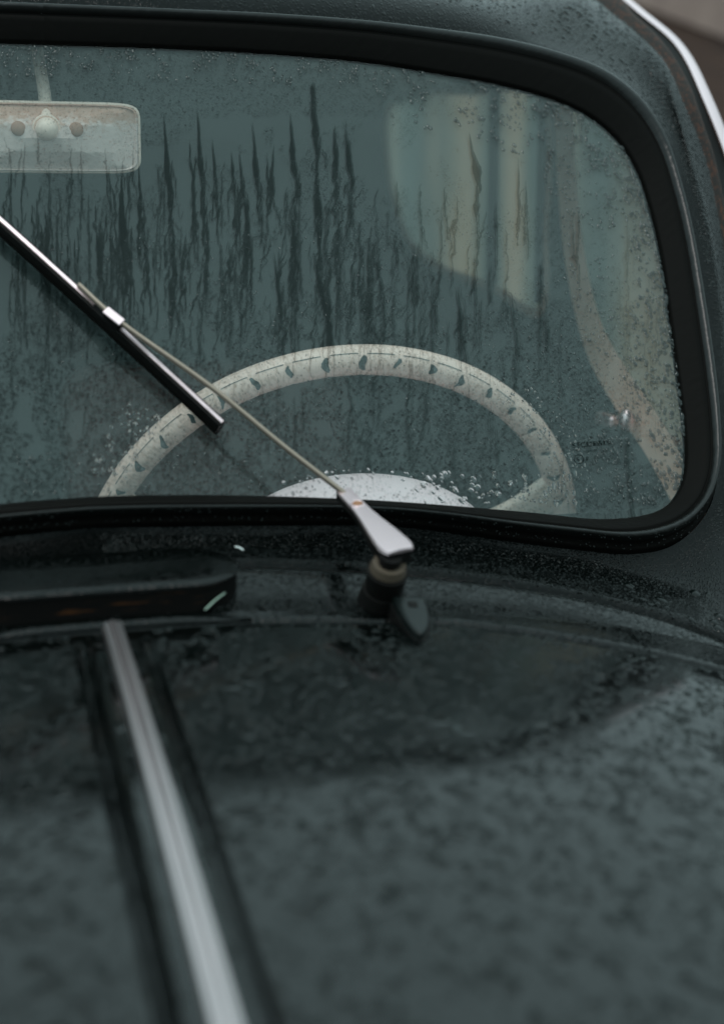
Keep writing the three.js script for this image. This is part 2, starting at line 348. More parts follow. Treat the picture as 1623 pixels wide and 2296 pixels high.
  for (let y = 0; y < TH; y++) for (let x = 0; x < TW; x++) {
    const o = (y * TW + x) * 4, n = 0.86 + 0.28 * fbm(x / 150, y / 150, 21, 3), e = 0.98 + 0.04 * vnoise(x / 2.3, y / 2.3, 8);
    const t = TT1 - y / k, xx = TX0 + x / k;
    const edge = 1 + 0.16 * sstep(0.33, 0.375, t + 0.1 * xx * xx) + 0.22 * sstep(0.40, 0.50, xx);
    d[o] = d[o + 1] = d[o + 2] = clamp(d[o] * n * e * edge, 0, 255);
  }
  c.putImageData(im, 0, 0);
}
const fogMap = new THREE.CanvasTexture(fogCanvas); fogMap.magFilter = THREE.LinearFilter; fogMap.wrapS = THREE.MirroredRepeatWrapping;
const mist = std({ color: lin(0.72, 0.86, 0.86), roughness: 1, transparent: true, opacity: 0.122, alphaMap: fogMap, depthWrite: false });
const half_ = paneGrid(-0.003, 200, 50);
part('condensation', half_, mist, windscreen);
const trailMap = new THREE.CanvasTexture(trailCanvas); trailMap.magFilter = THREE.LinearFilter; trailMap.wrapS = THREE.MirroredRepeatWrapping;
part('water_trails', paneGrid(0.0004, 200, 50), phy({ color: lin(0.012, 0.02, 0.018), specularIntensity: 0, roughness: 1, transparent: true, opacity: 0.52, alphaMap: trailMap, depthWrite: false }), windscreen, 'dark streaks and specks of water running down the glass');

// ---- printed marking low in the right corner of the glass
{
  const c = document.createElement('canvas'); c.width = 512; c.height = 256; const g = c.getContext('2d');
  g.fillStyle = '#000'; g.fillRect(0, 0, 512, 256); g.fillStyle = '#fff'; g.strokeStyle = '#fff';
  g.font = 'bold 74px sans-serif'; g.setTransform(1.15, 0, -0.1, 1, 20, 0); g.fillText('SICURSIV', 0, 72);
  g.setTransform(1, 0, 0, 1, 0, 0); g.font = '36px sans-serif'; g.fillText('SAFETY GLASS', 130, 136);
  g.lineWidth = 8; g.beginPath(); g.arc(56, 196, 44, 0, 7); g.stroke(); g.font = 'bold 52px sans-serif'; g.fillText('E', 36, 214);
  g.font = 'bold 54px sans-serif'; g.fillText('2', 118, 216); g.font = '40px sans-serif'; g.fillText('43R-0011', 190, 212);
  const im = g.getImageData(0, 0, 512, 256);
  for (let y = 0; y < 256; y++) for (let x = 0; x < 512; x++) { const o = (y * 512 + x) * 4; im.data[o] = im.data[o + 1] = im.data[o + 2] = im.data[o] * (0.45 + 0.9 * (vnoise(x / 14, y / 14, 77) - 0.2)); }
  g.putImageData(im, 0, 0);
  const t = new THREE.CanvasTexture(c); t.magFilter = THREE.LinearFilter;
  const a = pxGlass(1286, 1044), b = pxGlass(1396, 980), [x0, t0] = toXT(a), [x1, t1] = toXT(b);
  part('glass_marking', grid(10, 4, (u, v) => [onGlass(lerp(x0, x1, u), lerp(t0, t1, v), 0.0006), u, v]), phy({ color: lin(0.006, 0.009, 0.009), specularIntensity: 0, roughness: 1, transparent: true, opacity: 0.9, alphaMap: t }), windscreen);
}

// ---- water drops standing on things: instanced caps
const capGeo = (() => { const g = new THREE.SphereGeometry(1 / Math.sin(0.6), 12, 5, 0, Math.PI * 2, 0, 0.6); g.translate(0, -Math.cos(0.6) / Math.sin(0.6), 0); const b = new THREE.CircleGeometry(1, 12); b.rotateX(Math.PI / 2); return mergeVertices(mergeGeometries([g, b])); })();
const skinGeo = new THREE.SphereGeometry(1 / Math.sin(0.85), 12, 5, 0, Math.PI * 2, 0, 0.85).translate(0, -Math.cos(0.85) / Math.sin(0.85), 0);
const domeGeo = (() => { const g = new THREE.SphereGeometry(1 / Math.sin(0.75), 10, 4, 0, Math.PI * 2, 0, 0.75); g.translate(0, -Math.cos(0.75) / Math.sin(0.75), 0); return g; })();
function drops(list, geo, mat, parent, name = 'water_drops') { // list of [point, normal, radius, stretch along 'down', down]
  const im = new THREE.InstancedMesh(geo, mat, list.length), m = new THREE.Matrix4();
  list.forEach(([p, n, r, st, down], i) => {
    const z = down.clone().addScaledVector(n, -down.dot(n)).normalize(), x = V().crossVectors(n, z);
    m.makeBasis(x.multiplyScalar(r * rr(0.85, 1.15)), n.clone().multiplyScalar(r), z.multiplyScalar(r * st)).setPosition(p); im.setMatrixAt(i, m);
  });
  im.name = name; im.userData = { kind: 'stuff' }; im.castShadow = im.receiveShadow = true; parent.add(im); return im;
}
{
  const list = [], list2 = []; let L = list2;
  const put = (px, py, r, off = 0.0006) => { const p = pxGlass(px, py), [x, t] = toXT(p); if (Math.abs(x) > xMax - 0.004 || t > edgeAt(topEdge, Math.abs(x)) - 0.003 || t < edgeAt(lowEdge, Math.abs(x)) + 0.002) return; L.push([onGlass(x, t, off), glassN(x), r, rr(0.9, 1.7), V(rr(-0.4, 0.4), -1, 0.3)]); };
  const clump = (px, py, s) => fbm(px / 45, py / 45, s, 3) > 0.47;
  for (let i = 0; i < 1300; i++) { const px = rr(0, 1450), py = edgeTopPx(px) + Math.pow(rnd(), 1.7) * (px > 880 ? 150 : 70); if (clump(px, py, 3)) put(px, py, rr(0.0005, 0.0014) * (px > 880 ? 1.5 : 1)); }
  for (let i = 0; i < 1700; i++) { const py = rr(230, 1130), e = edgeRightPx(py), px = e - Math.pow(rnd(), 1.5) * 210; if (clump(px, py, 14) || px > e - 60) put(px, py, rr(0.0005, 0.0013) * (px > e - 100 ? 1.6 : 1.1)); }
  for (let i = 0; i < 260; i++) { const px = rr(1180, 1420), py = rr(620, 1130); put(px, py, rr(0.0004, 0.001)); }
  L = list;
  for (let i = 0; i < 56; i++) { const a = rr(-2.9, -0.25), R = rr(0.92, 1.12), px = 812 + Math.cos(a) * 250 * R, py = 1150 + Math.sin(a) * 86 * R; put(px, py, lerp(0.0004, 0.0019, Math.pow(rnd(), 2.2))); }
  for (let i = 0; i < 95; i++) put(rr(930, 1290), rr(1060, 1130), rr(0.0006, 0.0022));
  for (let i = 0; i < 110; i++) { const a = rr(-0.75, 0.05), R = rr(0.93, 1.1), px = 752 + Math.cos(a) * 520 * R, py = 1090 + Math.sin(a) * 310 * R; put(px, py, rr(0.0004, 0.0011)); }
  for (let i = 0; i < 90; i++) { const a = rr(3.2, 3.75), R = rr(0.86, 1.06), px = 752 + Math.cos(a) * 530 * R, py = 1090 + Math.sin(a) * 310 * R; put(px, py, rr(0.0004, 0.0013)); }
  L = list2;
  for (let i = 0; i < 120; i++) put(rr(20, 800), rr(1010, 1110), rr(0.0004, 0.0014));
  for (let i = 0; i < 1500; i++) { const px = rr(20, 1440), py = rr(520, 1120); put(px, py, rr(0.0003, 0.0007)); }
  drops(list, capGeo, M.water, windscreen);
  drops(list2, skinGeo, M.beads, windscreen);
}
function edgeTopPx(px) { const k = [[0, 104], [500, 112], [750, 132], [960, 160], [1130, 191], [1250, 226], [1330, 266], [1400, 340], [1460, 470]]; for (let i = 1; i < k.length; i++) if (px <= k[i][0]) return lerp(k[i - 1][1], k[i][1], (px - k[i - 1][0]) / (k[i][0] - k[i - 1][0])); return 470; }
function edgeRightPx(py) { const k = [[200, 1180], [266, 1330], [320, 1390], [462, 1456], [562, 1480], [720, 1503], [960, 1534], [1083, 1529], [1160, 1430]]; for (let i = 1; i < k.length; i++) if (py <= k[i][0]) return lerp(k[i - 1][1], k[i][1], (py - k[i - 1][0]) / (k[i][0] - k[i - 1][0])); return 1430; }

// ---- rubber gasket: lofted between the two outlines, with its lip, groove and rounded ridge
{
  const n = 260, a = fullLoop(CI, n), b = fullLoop(CO, n), prof = [[0, -0.004], [0.0, 0.0015], [0.04, 0.0032], [0.2, 0.007], [0.36, 0.0105], [0.47, 0.0125], [0.51, 0.0105], [0.545, 0.012], [0.62, 0.0158], [0.69, 0.0165], [0.76, 0.0145], [0.82, 0.009], [0.88, 0.006], [0.94, 0.0058], [1.01, 0.0035], [1.05, -0.004]];
  const len = a.length;
  const loft = (prof) => grid(len, prof.length - 1, (u, v) => {
    const i = Math.round(u * len) % len, [w, h] = prof[Math.round(v * (prof.length - 1))];
    return [onGlass(lerp(a[i].x, b[i].x, w), lerp(a[i].y, b[i].y, w), h), u * 2.6, w * 0.03];
  }, true);
  const gk = part('windscreen_gasket', loft(prof), M.rubber, car, 'black rubber gasket round the windscreen');
  part('gasket_bead', loft([[0.545, 0.0118], [0.57, 0.0142], [0.62, 0.0166], [0.69, 0.0173], [0.76, 0.0152], [0.80, 0.0112]]), M.wetRubber, gk, 'wet rounded bead of the gasket');
  const l = [];
  for (let q = 0; q < 2600; q++) {
    const i = Math.floor(rnd() * len), j = (i + 1) % len, f = rnd(), w = rr(0.56, 1.0), h = w < 0.8 ? 0.0165 - 0.25 * (w - 0.69) * (w - 0.69) : 0.0075;
    const A = V(lerp(a[i].x, b[i].x, w), lerp(a[i].y, b[i].y, w), 0), B = V(lerp(a[j].x, b[j].x, w), lerp(a[j].y, b[j].y, w), 0), P = A.lerp(B, f);
    if (P.x < -0.12) continue;
    l.push([onGlass(P.x, P.y, h - 0.0002), glassN(P.x), rr(0.0003, 0.0008), 1, V(0, -1, 0.3)]);
  }
  drops(l, domeGeo, M.drop, gk);
}

// ---- panel round the windscreen (roof front, pillars, scuttle), lofted from the gasket to the gutter and the first seam
const outPt = (px, py) => pxGlass(px, py, 0.001);
const backAt = (y) => 0.0085 + 0.086 * Math.pow(clamp((250 - y) / 296, 0, 1), 1.6);
const edgePt = (px, py) => pxSide(px, py, 0.0005 + backAt(py));
const PAIRS = [
  [null, V(0, 1.318, -0.50), V(0, 0.03, -1)],
  [[400, 30], V(0.17, 1.316, -0.50), V(0, 0.03, -1)],
  [[811, 52], V(0.33, 1.305, -0.49), V(0.05, 0.02, -1)],
  [[1111, 86], V(0.425, 1.306, -0.45), V(0.2, 0.02, -1)],
  [[1261, 122], edgePt(1300, -19), V(0.5, 0.1, -1)],
  [[1361, 163], edgePt(1375, 28), V(0.62, 0.12, -0.92)],
  [[1436, 227], edgePt(1435, 78), V(0.7, 0.1, -0.82)],
  [[1489, 312], edgePt(1490, 137), V(0.77, 0.07, -0.72)],
  [[1526, 425], edgePt(1534, 234), V(0.82, 0.04, -0.63)],
  [[1555, 550], edgePt(1581, 353), V(0.85, 0, -0.56)],
  [[1578, 680], edgePt(1613, 500), V(0.85, 0, -0.55)],
  [[1600, 830], edgePt(1645, 720), V(0.85, 0, -0.55)],
  [[1612, 1000], edgePt(1690, 960), V(0.85, -0.1, -0.55)],
  [[1592, 1135], edgePt(1730, 1200), V(0.8, -0.4, -0.5)],
  [[1510, 1222], pxHood(1715, 1475), V(0.6, -0.6, 0.3)],
  [[1411, 1243], pxHood(1560, 1409), V(0.3, -0.5, 0.8)],
  [[1311, 1235], pxHood(1400, 1357), V(0.1, -0.35, 1)],
  [[1161, 1217], pxHood(1150, 1308), V(0, -0.32, 1)],
  [[880, 1181], pxHood(900, 1279), V(0, -0.3, 1)],
  [[600, 1179], pxHood(530, 1262), V(0, -0.3, 1)],
  [[330, 1182], pxHood(300, 1262), V(0, -0.3, 1)],
  [null, null, V(0, -0.3, 1)],
];
{ const n = PAIRS.length - 1; const z = seam1(0); PAIRS[n][1] = V(0, hoodY(0, z), z); PAIRS[n - 1][1] = V(PAIRS[n - 1][1].x, hoodY(0, seam1(0)), seam1(0)); }
for (let i = 15; i < PAIRS.length; i++) { const p = PAIRS[i][1]; p.z = seam1(p.x) - 0.0015; p.y = hoodY(p.x, p.z); }
const frameO = PAIRS.map(([o], i) => (o ? outPt(...o) : i ? onGlass(0, OUTER[OUTER.length - 1].y, 0.001) : onGlass(0, OUTER[0].y, 0.001)));
const cFO = new THREE.CatmullRomCurve3(frameO), cFG = new THREE.CatmullRomCurve3(PAIRS.map((p) => p[1])), cFT = new THREE.CatmullRomCurve3(PAIRS.map((p) => p[2]));
function framePoint(s, w) {
  const o = cFO.getPoint(s), g = cFG.getPoint(s), T = cFT.getPoint(s).normalize(), tg = cFO.getTangent(s), n = glassN(o.x);
  let out = V().crossVectors(n, tg).normalize(); const mid = onGlass(0.15, 0.16);
  if (out.dot(o.clone().sub(mid)) < 0) out.negate();
  const bottom = sstep(0.6, 0.72, s);
  out.addScaledVector(n, lerp(lerp(lerp(0, -0.42, sstep(0.12, 0.2, s)), 0.05, sstep(0.27, 0.4, s)), 0, bottom)).normalize();
  const L = o.distanceTo(g) * 1.15, w2 = w * w, w3 = w2 * w;
  return V().addScaledVector(o, 2 * w3 - 3 * w2 + 1).addScaledVector(out, (w3 - 2 * w2 + w) * L * lerp(0.8, 1, bottom)).addScaledVector(g, -2 * w3 + 3 * w2).addScaledVector(T, (w3 - w2) * L);
}
const frameGeo = (sg) => grid(360, 36, (u, v) => { const p = framePoint(u, v); const q = p.clone(); const lip = 0.004 * Math.exp(-(1 - v) * 36 / 1.2) * sstep(0.62, 0.7, u); q.y -= lip; q.x *= sg; return [q, u * 2.1, v * 0.11]; }, sg < 0);
const frame = part('windscreen_surround', mergeGeometries([frameGeo(1), frameGeo(-1)]), M.framePaint, car, 'dark green roof front and pillars covered with rain drops');
const outward = (n) => (n.dot(V(0.15, 0.7, 0.7)) < 0 ? n.negate() : n);
{
  const list = [];
  const add = (s, w, r, st = 1) => { const p = framePoint(s, w), e = 0.004, a = framePoint(Math.min(1, s + e), w).sub(framePoint(Math.max(0, s - e), w)), b = framePoint(s, Math.min(1, w + 0.01)).sub(framePoint(s, Math.max(0, w - 0.01))); const n = outward(V().crossVectors(a, b).normalize()); list.push([p, n, r, st, V(0, -1, 0.5)]); };
  for (let i = 0; i < 5200; i++) { const s = rr(0.06, 0.52), w = rr(0.1, 0.99), n = fbm(s * 60, w * 12, 6, 3); if (n > 0.42) add(s, w, rr(0.00035, 0.0011), rr(0.8, 1.3)); }
  for (let i = 0; i < 260; i++) add(rr(0.1, 0.45), rr(0.15, 0.95), rr(0.001, 0.0021), rr(0.9, 1.5));
  for (let i = 0; i < 160; i++) add(rr(0.05, 0.34), rr(0.1, 0.95), rr(0.0009, 0.0026), rr(0.9, 1.5));
  for (let i = 0; i < 34; i++) add(rr(0.12, 0.36), rr(0.2, 0.95), rr(0.002, 0.0036), rr(0.9, 1.5));
  for (let i = 0; i < 3600; i++) add(rr(0.60, 0.99), rr(0.08, 0.97), rr(0.00035, 0.001), rr(0.8, 1.3));
  for (let i = 0; i < 20; i++) add(rr(0.66, 0.74), rr(0.3, 0.95), rr(0.0015, 0.004), rr(0.9, 1.8));
  drops(list, domeGeo, M.drop, frame);
}

// ---- scuttle strip between the two seams, and the bonnet
const roll = (d, depth, w) => -depth * Math.exp(-Math.max(0, d) / w);
const stretch = (v, k = 0.75) => { const c = 0.5 - 0.5 * Math.cos(v * Math.PI); return lerp(v, c, k); };
const scuttle = part('scuttle_panel', grid(240, 40, (u, v0) => {
  const v = stretch(v0), x = lerp(-0.56, 0.56, u), za = seam1(x) + 0.0012, zb = seam2(x) - 0.0012, z = lerp(za, zb, v);
  const p = V(x, hoodY(x, z), z); p.y += roll(z - za, 0.005, 0.0016) + roll(zb - z, 0.006, 0.002);
  return [p, x, z];
}, true), M.paint, car, 'dark green strip of bodywork between bonnet and windscreen');
const ZF = 0.80;
const edgeX = (v) => lerp(0.462, 0.318, Math.pow(Math.min(1, v / 0.2), 0.8) * (1 - 0.12 * sstep(0.1, 0.3, v))) - 0.018 * sstep(0.15, 0.35, v);
const RIBW = 0.0155;
function bonnetPoint(u, v) {
  const xe = edgeX(v), x = u * xe, z0 = seam2(x) + 0.0014, z = lerp(z0, ZF, v);
  let y = hoodY(x, z);
  const d = xe - Math.abs(x); y += roll(d, 0.03, 0.007) + roll(z - z0, 0.006, 0.0022);
  const rib = 1 - sstep(RIBW - 0.003, RIBW + 0.002, Math.abs(x)), groove = Math.exp(-Math.pow((Math.abs(x) - RIBW - 0.003) / 0.0024, 2));
  y += (0.007 * rib - 0.0065 * groove) * sstep(0.02, 0.08, v);
  return V(x, y, z);
}
const bonnet = part('bonnet', grid(360, 200, (u, v0) => { const uu = Math.abs(u * 2 - 1), un = Math.sign(u - 0.5) * lerp(uu, Math.pow(Math.sin(uu * Math.PI / 2), 1), 0.5); const v = lerp(v0, v0 * v0, 0.6); const p = bonnetPoint(un, v); return [p, p.x, p.z]; }, true), M.bonnetPaint, car, 'wet dark green bonnet with a raised rib down its middle');
{
  const list = [];
  for (let i = 0; i < 42000; i++) {
    const u = rr(-0.6, 0.98), v = Math.pow(rnd(), 1.2) * 0.62, p = bonnetPoint(u, v); if (Math.abs(p.x) < RIBW + 0.008) continue;
    if (fbm(p.x * 120 + 50, p.z * 120 + 50, 77, 3) < rr(0.34, 0.68)) continue;
    const big = rnd() < 0.13; list.push([p, hoodN(p.x, p.z), big ? rr(0.0013, 0.0028) : rr(0.0004, 0.0013), rr(0.8, 1.3), V(0, -1, 0.3)]);
  }
  drops(list, domeGeo, M.drop, bonnet);
  const l2 = [];
  for (let i = 0; i < 1500; i++) { const x = rr(-0.1, 0.5), z = lerp(seam1(x) + 0.004, seam2(x) - 0.004, rnd()); l2.push([onHood(x, z), hoodN(x, z), rr(0.0004, 0.0011), 1, V(0, -1, 0.3)]); }
  drops(l2, domeGeo, M.drop, scuttle);
}
for (const sg of [1, -1]) part('wing', grid(24, 80, (u, v) => {
  const xe = edgeX(v) + 0.003, x = xe + u * 0.30, z = lerp(seam2(0.45) - 0.03, ZF, v);
  const y = hoodY(xe, z) - 0.032 - 0.5 * u * u * 0.5 - 0.03 * u + roll(u * 0.3, 0.012, 0.006);
  return [V(sg * x, y, z), x, z];
}, sg > 0), M.paint, car);
part('nose', grid(24, 12, (u, v) => { const x = lerp(-0.62, 0.62, u); const a = Math.min(Math.abs(x), 0.6); const y0 = hoodY(Math.min(a, 0.33), ZF) - 0.006 - Math.max(0, a - 0.3) * 0.5; return [V(x, lerp(y0, 0.28, v), ZF - 0.004 + 0.12 * Math.sin(v * Math.PI * 0.6) - 0.25 * a * a), x, v]; }), M.paint, car);

// ---- chrome strip along the rib
{
  const top = pxHood(240, 1404), z0 = top.z + 0.026, pts = [];
  for (let i = 0; i <= 60; i++) { const z = lerp(z0, ZF - 0.02, i / 60); pts.push(V(0, hoodY(0, z) + 0.0068, z)); }
  const w = 0.0058, sec = () => [[-w, 0], [-w, 0.0045], [-w * 0.86, 0.0062], [-w * 0.36, 0.0064], [-w * 0.28, 0.0052], [-w * 0.2, 0.0072], [w * 0.12, 0.0078], [w * 0.2, 0.0054], [w * 0.28, 0.0066], [w * 0.85, 0.0056], [w, 0.0035], [w, 0]];
  part('chrome_strip', solid(sweep(pts, () => V(0, 1, 0), sec)), M.oldAlu, bonnet, 'fluted bright metal strip down the middle of the bonnet');
}

// ---- cowl vent: a raised lid with rounded ends and a dark open mouth to the front
{
  const rTop = pxHood(470, 1232), rEnd = pxHood(530, 1330), fr = pxHood(300, 1395);
  const zb = rTop.z, zf = fr.z - 0.006, xe = rEnd.x + 0.004, rad = (zf - zb) / 2, zc = (zf + zb) / 2;
  const plan = (a) => { // stadium outline, a in 0..1 round, starting at the back middle
    const s = new THREE.Vector2(); const flat = xe - rad * 1.15; const P = 4 * flat + 2 * Math.PI * rad; let d = a * P;
    const arc = Math.PI * rad;
    if (d < flat) return s.set(d, zb); d -= flat;
    if (d < arc) { const t = d / arc * Math.PI; return s.set(flat + Math.sin(t) * rad * 1.15, zc - Math.cos(t) * rad); } d -= arc;
    if (d < 2 * flat) return s.set(flat - d, zf); d -= 2 * flat;
    if (d < arc) { const t = d / arc * Math.PI; return s.set(-flat - Math.sin(t) * rad * 1.15, zc + Math.cos(t) * rad); } d -= arc;
    return s.set(-flat + d, zb);
  };
  const yLid = (x, z) => { const k = clamp((z - zb) / (zf - zb), 0, 1); return hoodY(0.05, zb) + 0.003 + (hoodY(0.05, zf) + 0.019 - hoodY(0.05, zb) - 0.003) * k; };
  const N = 160;
  const lidTop = grid(N, 10, (u, v) => { const q = plan(u), w = 1 - Math.pow(1 - v, 1.5) * 0.999 - 0.001, x = q.x * w, z = zc + (q.y - zc) * w; const y = yLid(x, z) + 0.0015 * (1 - w * w) - 0.002 * Math.pow(w, 24); return [V(x, y, z), x, z]; }, true);
  const rim = grid(N, 3, (u, v) => { const q = plan(u), y = yLid(q.x, q.y) - 0.002 - v * 0.0022, k = 1 - 0.02 * v * v; return [V(q.x * k, y, zc + (q.y - zc) * k), u, v]; }, true);
  const lid = part('cowl_vent', mergeGeometries([lidTop, rim]), M.paint, car, 'raised dark green air vent with rounded ends ahead of the windscreen');
  const rustDark = phy({ specularIntensity: 0.3, map: dataTex(256, 64, (x, y) => { const s = sstep(0.62, 0.8, fbm(x / 26, y / 5, 41, 4)) * sstep(10, 24, y) ; return [lerp(0.03, 0.26, s), lerp(0.025, 0.15, s), lerp(0.022, 0.07, s)]; }, true), roughness: 0.85 });
  part('vent_mouth', grid(N, 4, (u, v) => { const q = plan(u), k = 0.965 - 0.01 * Math.sin(v * Math.PI), x = q.x * (1 - (1 - k) * 0.5), z = zc + (q.y - zc) * k; return [V(x, lerp(yLid(q.x, q.y) - 0.003, hoodY(x, z) - 0.002, v), z), u * 2, 1 - v]; }, true), rustDark, lid, 'dark vent opening with rust inside');
  part('vent_lip', grid(80, 8, (u, v) => { const x = lerp(-xe, xe, u), z = seam2(x) - 0.006 + 0.005 * Math.cos(v * Math.PI) * -1; return [V(x, hoodY(x, z) - 0.001 + 0.0032 * Math.sin(v * Math.PI) * sstep(1, 0.5, Math.abs(2 * u - 1)), z), x, z]; }, true), M.paint, lid);
}

// ---- washer nozzle: a shield-shaped head on a rubber foot
{
  const foot = pxHood(922, 1410), n = hoodN(foot.x, foot.z), fw = V(0, 0, 1).addScaledVector(n, -n.z).normalize(), rt = V().crossVectors(fw, n).negate().normalize();
  const noz = new THREE.Group(); noz.name = 'washer_nozzle'; noz.userData.label = 'shield-shaped screen washer nozzle below the wiper arm'; car.add(noz);
  const shield = (w, h, sx = 0) => { const s = new THREE.Shape(); s.moveTo(-w, h); s.lineTo(w * 0.92, h); s.bezierCurveTo(w * 1.1, h * 0.15, w * 0.85, -h * 0.65, w * 0.22 + sx, -h); s.bezierCurveTo(-w * 0.1, -h * 0.85, -w * 0.62, -h * 0.1, -w, h); return s; };
  const up = n.clone().multiplyScalar(0.8).addScaledVector(V(0, 0.35, 0.5), 0.55).normalize();
  const back0 = fw.clone().negate().addScaledVector(up, fw.dot(up)).normalize(), side0 = V().crossVectors(back0, up).normalize();
  const back = back0.clone().multiplyScalar(0.989).addScaledVector(side0, 0.14), side = V().crossVectors(back, up).normalize();
  const c = nearAxis(918, 1388, foot, n); c.copy(foot.clone().addScaledVector(n, clamp(c.clone().sub(foot).dot(n), 0.008, 0.02)));
  const top = c.clone();
  part('nozzle_head', place(slab(shield(0.0085, 0.0175), 0.004, 0.002, 4), top.clone().addScaledVector(up, -0.004), side, back, up), phy({ color: lin(0.006, 0.009, 0.0085), specularIntensity: 0.65, roughness: 0.3 }), noz);
  part('nozzle_foot', place(slab(shield(0.0108, 0.0215), 0.012, 0.0015, 2), top.clone().addScaledVector(up, -0.0165).addScaledVector(side, 0.0005), side, back, up), M.black, noz);
  part('spray_hole', place(new RoundedBoxGeometry(0.0062, 0.006, 0.003, 2, 0.0008), top.clone().addScaledVector(up, 0.0012).addScaledVector(back, 0.0105).addScaledVector(side, 0.001), side, back, up), M.black, noz);
}

// ---- wiper
{
  const wip = new THREE.Group(); wip.name = 'windscreen_wiper'; wip.userData.label = 'chrome windscreen wiper with a black rubber blade and a rusty rivet'; car.add(wip);
  const g = (px, py, o) => pxGlass(px, py, o);
  // spindle
  const base = pxHood(852, 1352), ax = V(0.02, 0.86, 0.5).normalize(), tip = nearAxis(872, 1232, base, ax), hSp = tip.distanceTo(base);
  const tube = (p, q, r0, r1, n = 24) => { const L = p.distanceTo(q), c = new THREE.CylinderGeometry(r1, r0, L, n, 1); const y = q.clone().sub(p).normalize(), x = V(1, 0, 0).addScaledVector(y, -y.x).normalize(), z = V().crossVectors(x, y); c.translate(0, L / 2, 0); return place(c, p, x, y, z); };
  const at = (f) => base.clone().addScaledVector(ax, hSp * f);
  part('spindle_grommet', mergeGeometries([tube(at(-0.1), at(0.28), 0.0155, 0.0135), tube(at(0.28), at(0.62), 0.0118, 0.0135)]), M.black, wip);
  part('spindle_nut', tube(at(0.64), at(0.76), 0.0118, 0.0105), std({ color: lin(0.12, 0.09, 0.065), roughness: 0.5, metalness: 0.3 }), wip, 'pale worn spindle nut');
  part('spindle', tube(at(0.7), at(0.9), 0.007, 0.007), M.black, wip);
  // arm head: tapered bright cover, dark below
  const hEnd = at(1).clone(), hA = meet(897, 1234, (p) => p.clone().sub(hEnd).dot(ax)), hB = g(769, 1097, 0.036);
  const dir = hB.clone().sub(hA), HL = dir.length(); dir.normalize();
  const up = ax.clone().multiplyScalar(0.6).add(V(-0.05, 0.5, 0.75).multiplyScalar(0.5)); up.addScaledVector(dir, -up.dot(dir)).normalize();
  const across = V().crossVectors(dir, up).normalize();
  const hw = (f) => lerp(0.0114, 0.0056, sstep(0.05, 0.75, f)) * (1 - 0.25 * Math.pow(1 - Math.min(1, f / 0.10), 2) * (f < 0.10 ? 1 : 0)), ht = (f) => lerp(0.0105, 0.0062, sstep(0, 0.6, f));
  const hp = Array.from({ length: 40 }, (_, i) => hA.clone().addScaledVector(dir, HL * i / 39 - 0.0008));
  const headSec = (f) => { const w = hw(f) * 0.97, h = ht(f); return [[-w, -h], [-w, -0.002], [-w * 0.93, -0.001], [w * 0.93, -0.001], [w, -0.002], [w, -h]]; };
  const topSec = (f) => { const w = hw(f) * 0.985; return [[-w, -0.0012], [-w * 0.92, 0.0004], [0, 0.0012], [w * 0.92, 0.0004], [w, -0.0012]]; };
  part('arm_underside', solid(sweep(hp.slice(1), () => up, headSec)), M.black, wip);
  part('arm_head', solid(sweep(hp, () => up, topSec)), M.satin, wip, 'tapered bright metal cover of the wiper arm');
  const rv = hA.clone().addScaledVector(dir, HL * 0.73).addScaledVector(up, 0.0008);
  const rs = new THREE.SphereGeometry(0.0034, 16, 8, 0, Math.PI * 2, 0, Math.PI / 2); rs.scale(1, 0.45, 1); const zz = V().crossVectors(across, up);
  part('rivet', place(rs, rv, across, up, zz), M.orange, wip, 'rusty orange rivet');
  part('rivet_seat', place(new THREE.TorusGeometry(0.0042, 0.0006, 8, 20).rotateX(Math.PI / 2), rv, across, up, zz), M.satin, wip);
  // thin arm rod up to the clip and a little beyond
  const rodPts = along([hB.clone().addScaledVector(dir, -0.006).addScaledVector(up, -0.0015), g(640, 1004, 0.035), g(480, 873, 0.032), g(262, 716, 0.0265), g(176, 638, 0.0235)], 60);
  part('arm_rod', sweep(rodPts, (i) => glassN(rodPts[i].x), round(0.0018, 8, 1.3)), M.rod, wip);
  // blade: bright channel over black rubber
  const tL = g(-420, 118, 0.021), tR = g(499, 946, 0.021), bl = Array.from({ length: 60 }, (_, i) => { const p = tL.clone().lerp(tR, i / 59), [x, t] = toXT(p); const q = onGlass(x, t, 0); const pr = p.clone().sub(q); return q.addScaledVector(glassN(x), 0.021).add(pr.addScaledVector(glassN(x), -pr.dot(glassN(x)))); });
  const nb = (i) => glassN(bl[i].x);
  const idx = (px) => Math.round(59 * (px + 420) / 919);
  const seg = (a, b, s, m, nm) => { const q = bl.slice(idx(a), idx(b) + 1); part(nm, solid(sweep(q, (i) => glassN(q[i].x), s)), m, wip); };
  const ch = () => [[-0.0014, -0.0008], [-0.0012, 0.0005], [0, 0.0008], [0.0012, 0.0005], [0.0014, -0.0008]];
  seg(-420, 212, ch, M.satin, 'blade_channel'); seg(262, 499, ch, M.satin, 'blade_channel');
  part('blade_spine', solid(sweep(bl, nb, () => [[-0.0036, -0.0105], [-0.0030, -0.0014], [0, -0.0006], [0.0030, -0.0014], [0.0036, -0.0105]])), M.black, wip);
  part('rubber_blade', solid(sweep(bl, nb, () => [[-0.0046, -0.0128], [-0.0046, -0.0104], [0.0046, -0.0104], [0.0046, -0.0128], [0.0016, -0.0135], [0.0009, -0.0205], [-0.0009, -0.0205], [-0.0016, -0.0135]])), M.rubber, wip);
  // clip
  const c0 = g(236, 694, 0.029), c1 = g(274, 724, 0.029), cd = c1.clone().sub(c0);
  const cl = place(new RoundedBoxGeometry(cd.length(), 0.0016, 0.0062, 2, 0.0006), c0.clone().lerp(c1, 0.5), cd, glassN(0), V().crossVectors(cd, glassN(0)));
  part('arm_clip', cl, M.satin, wip);
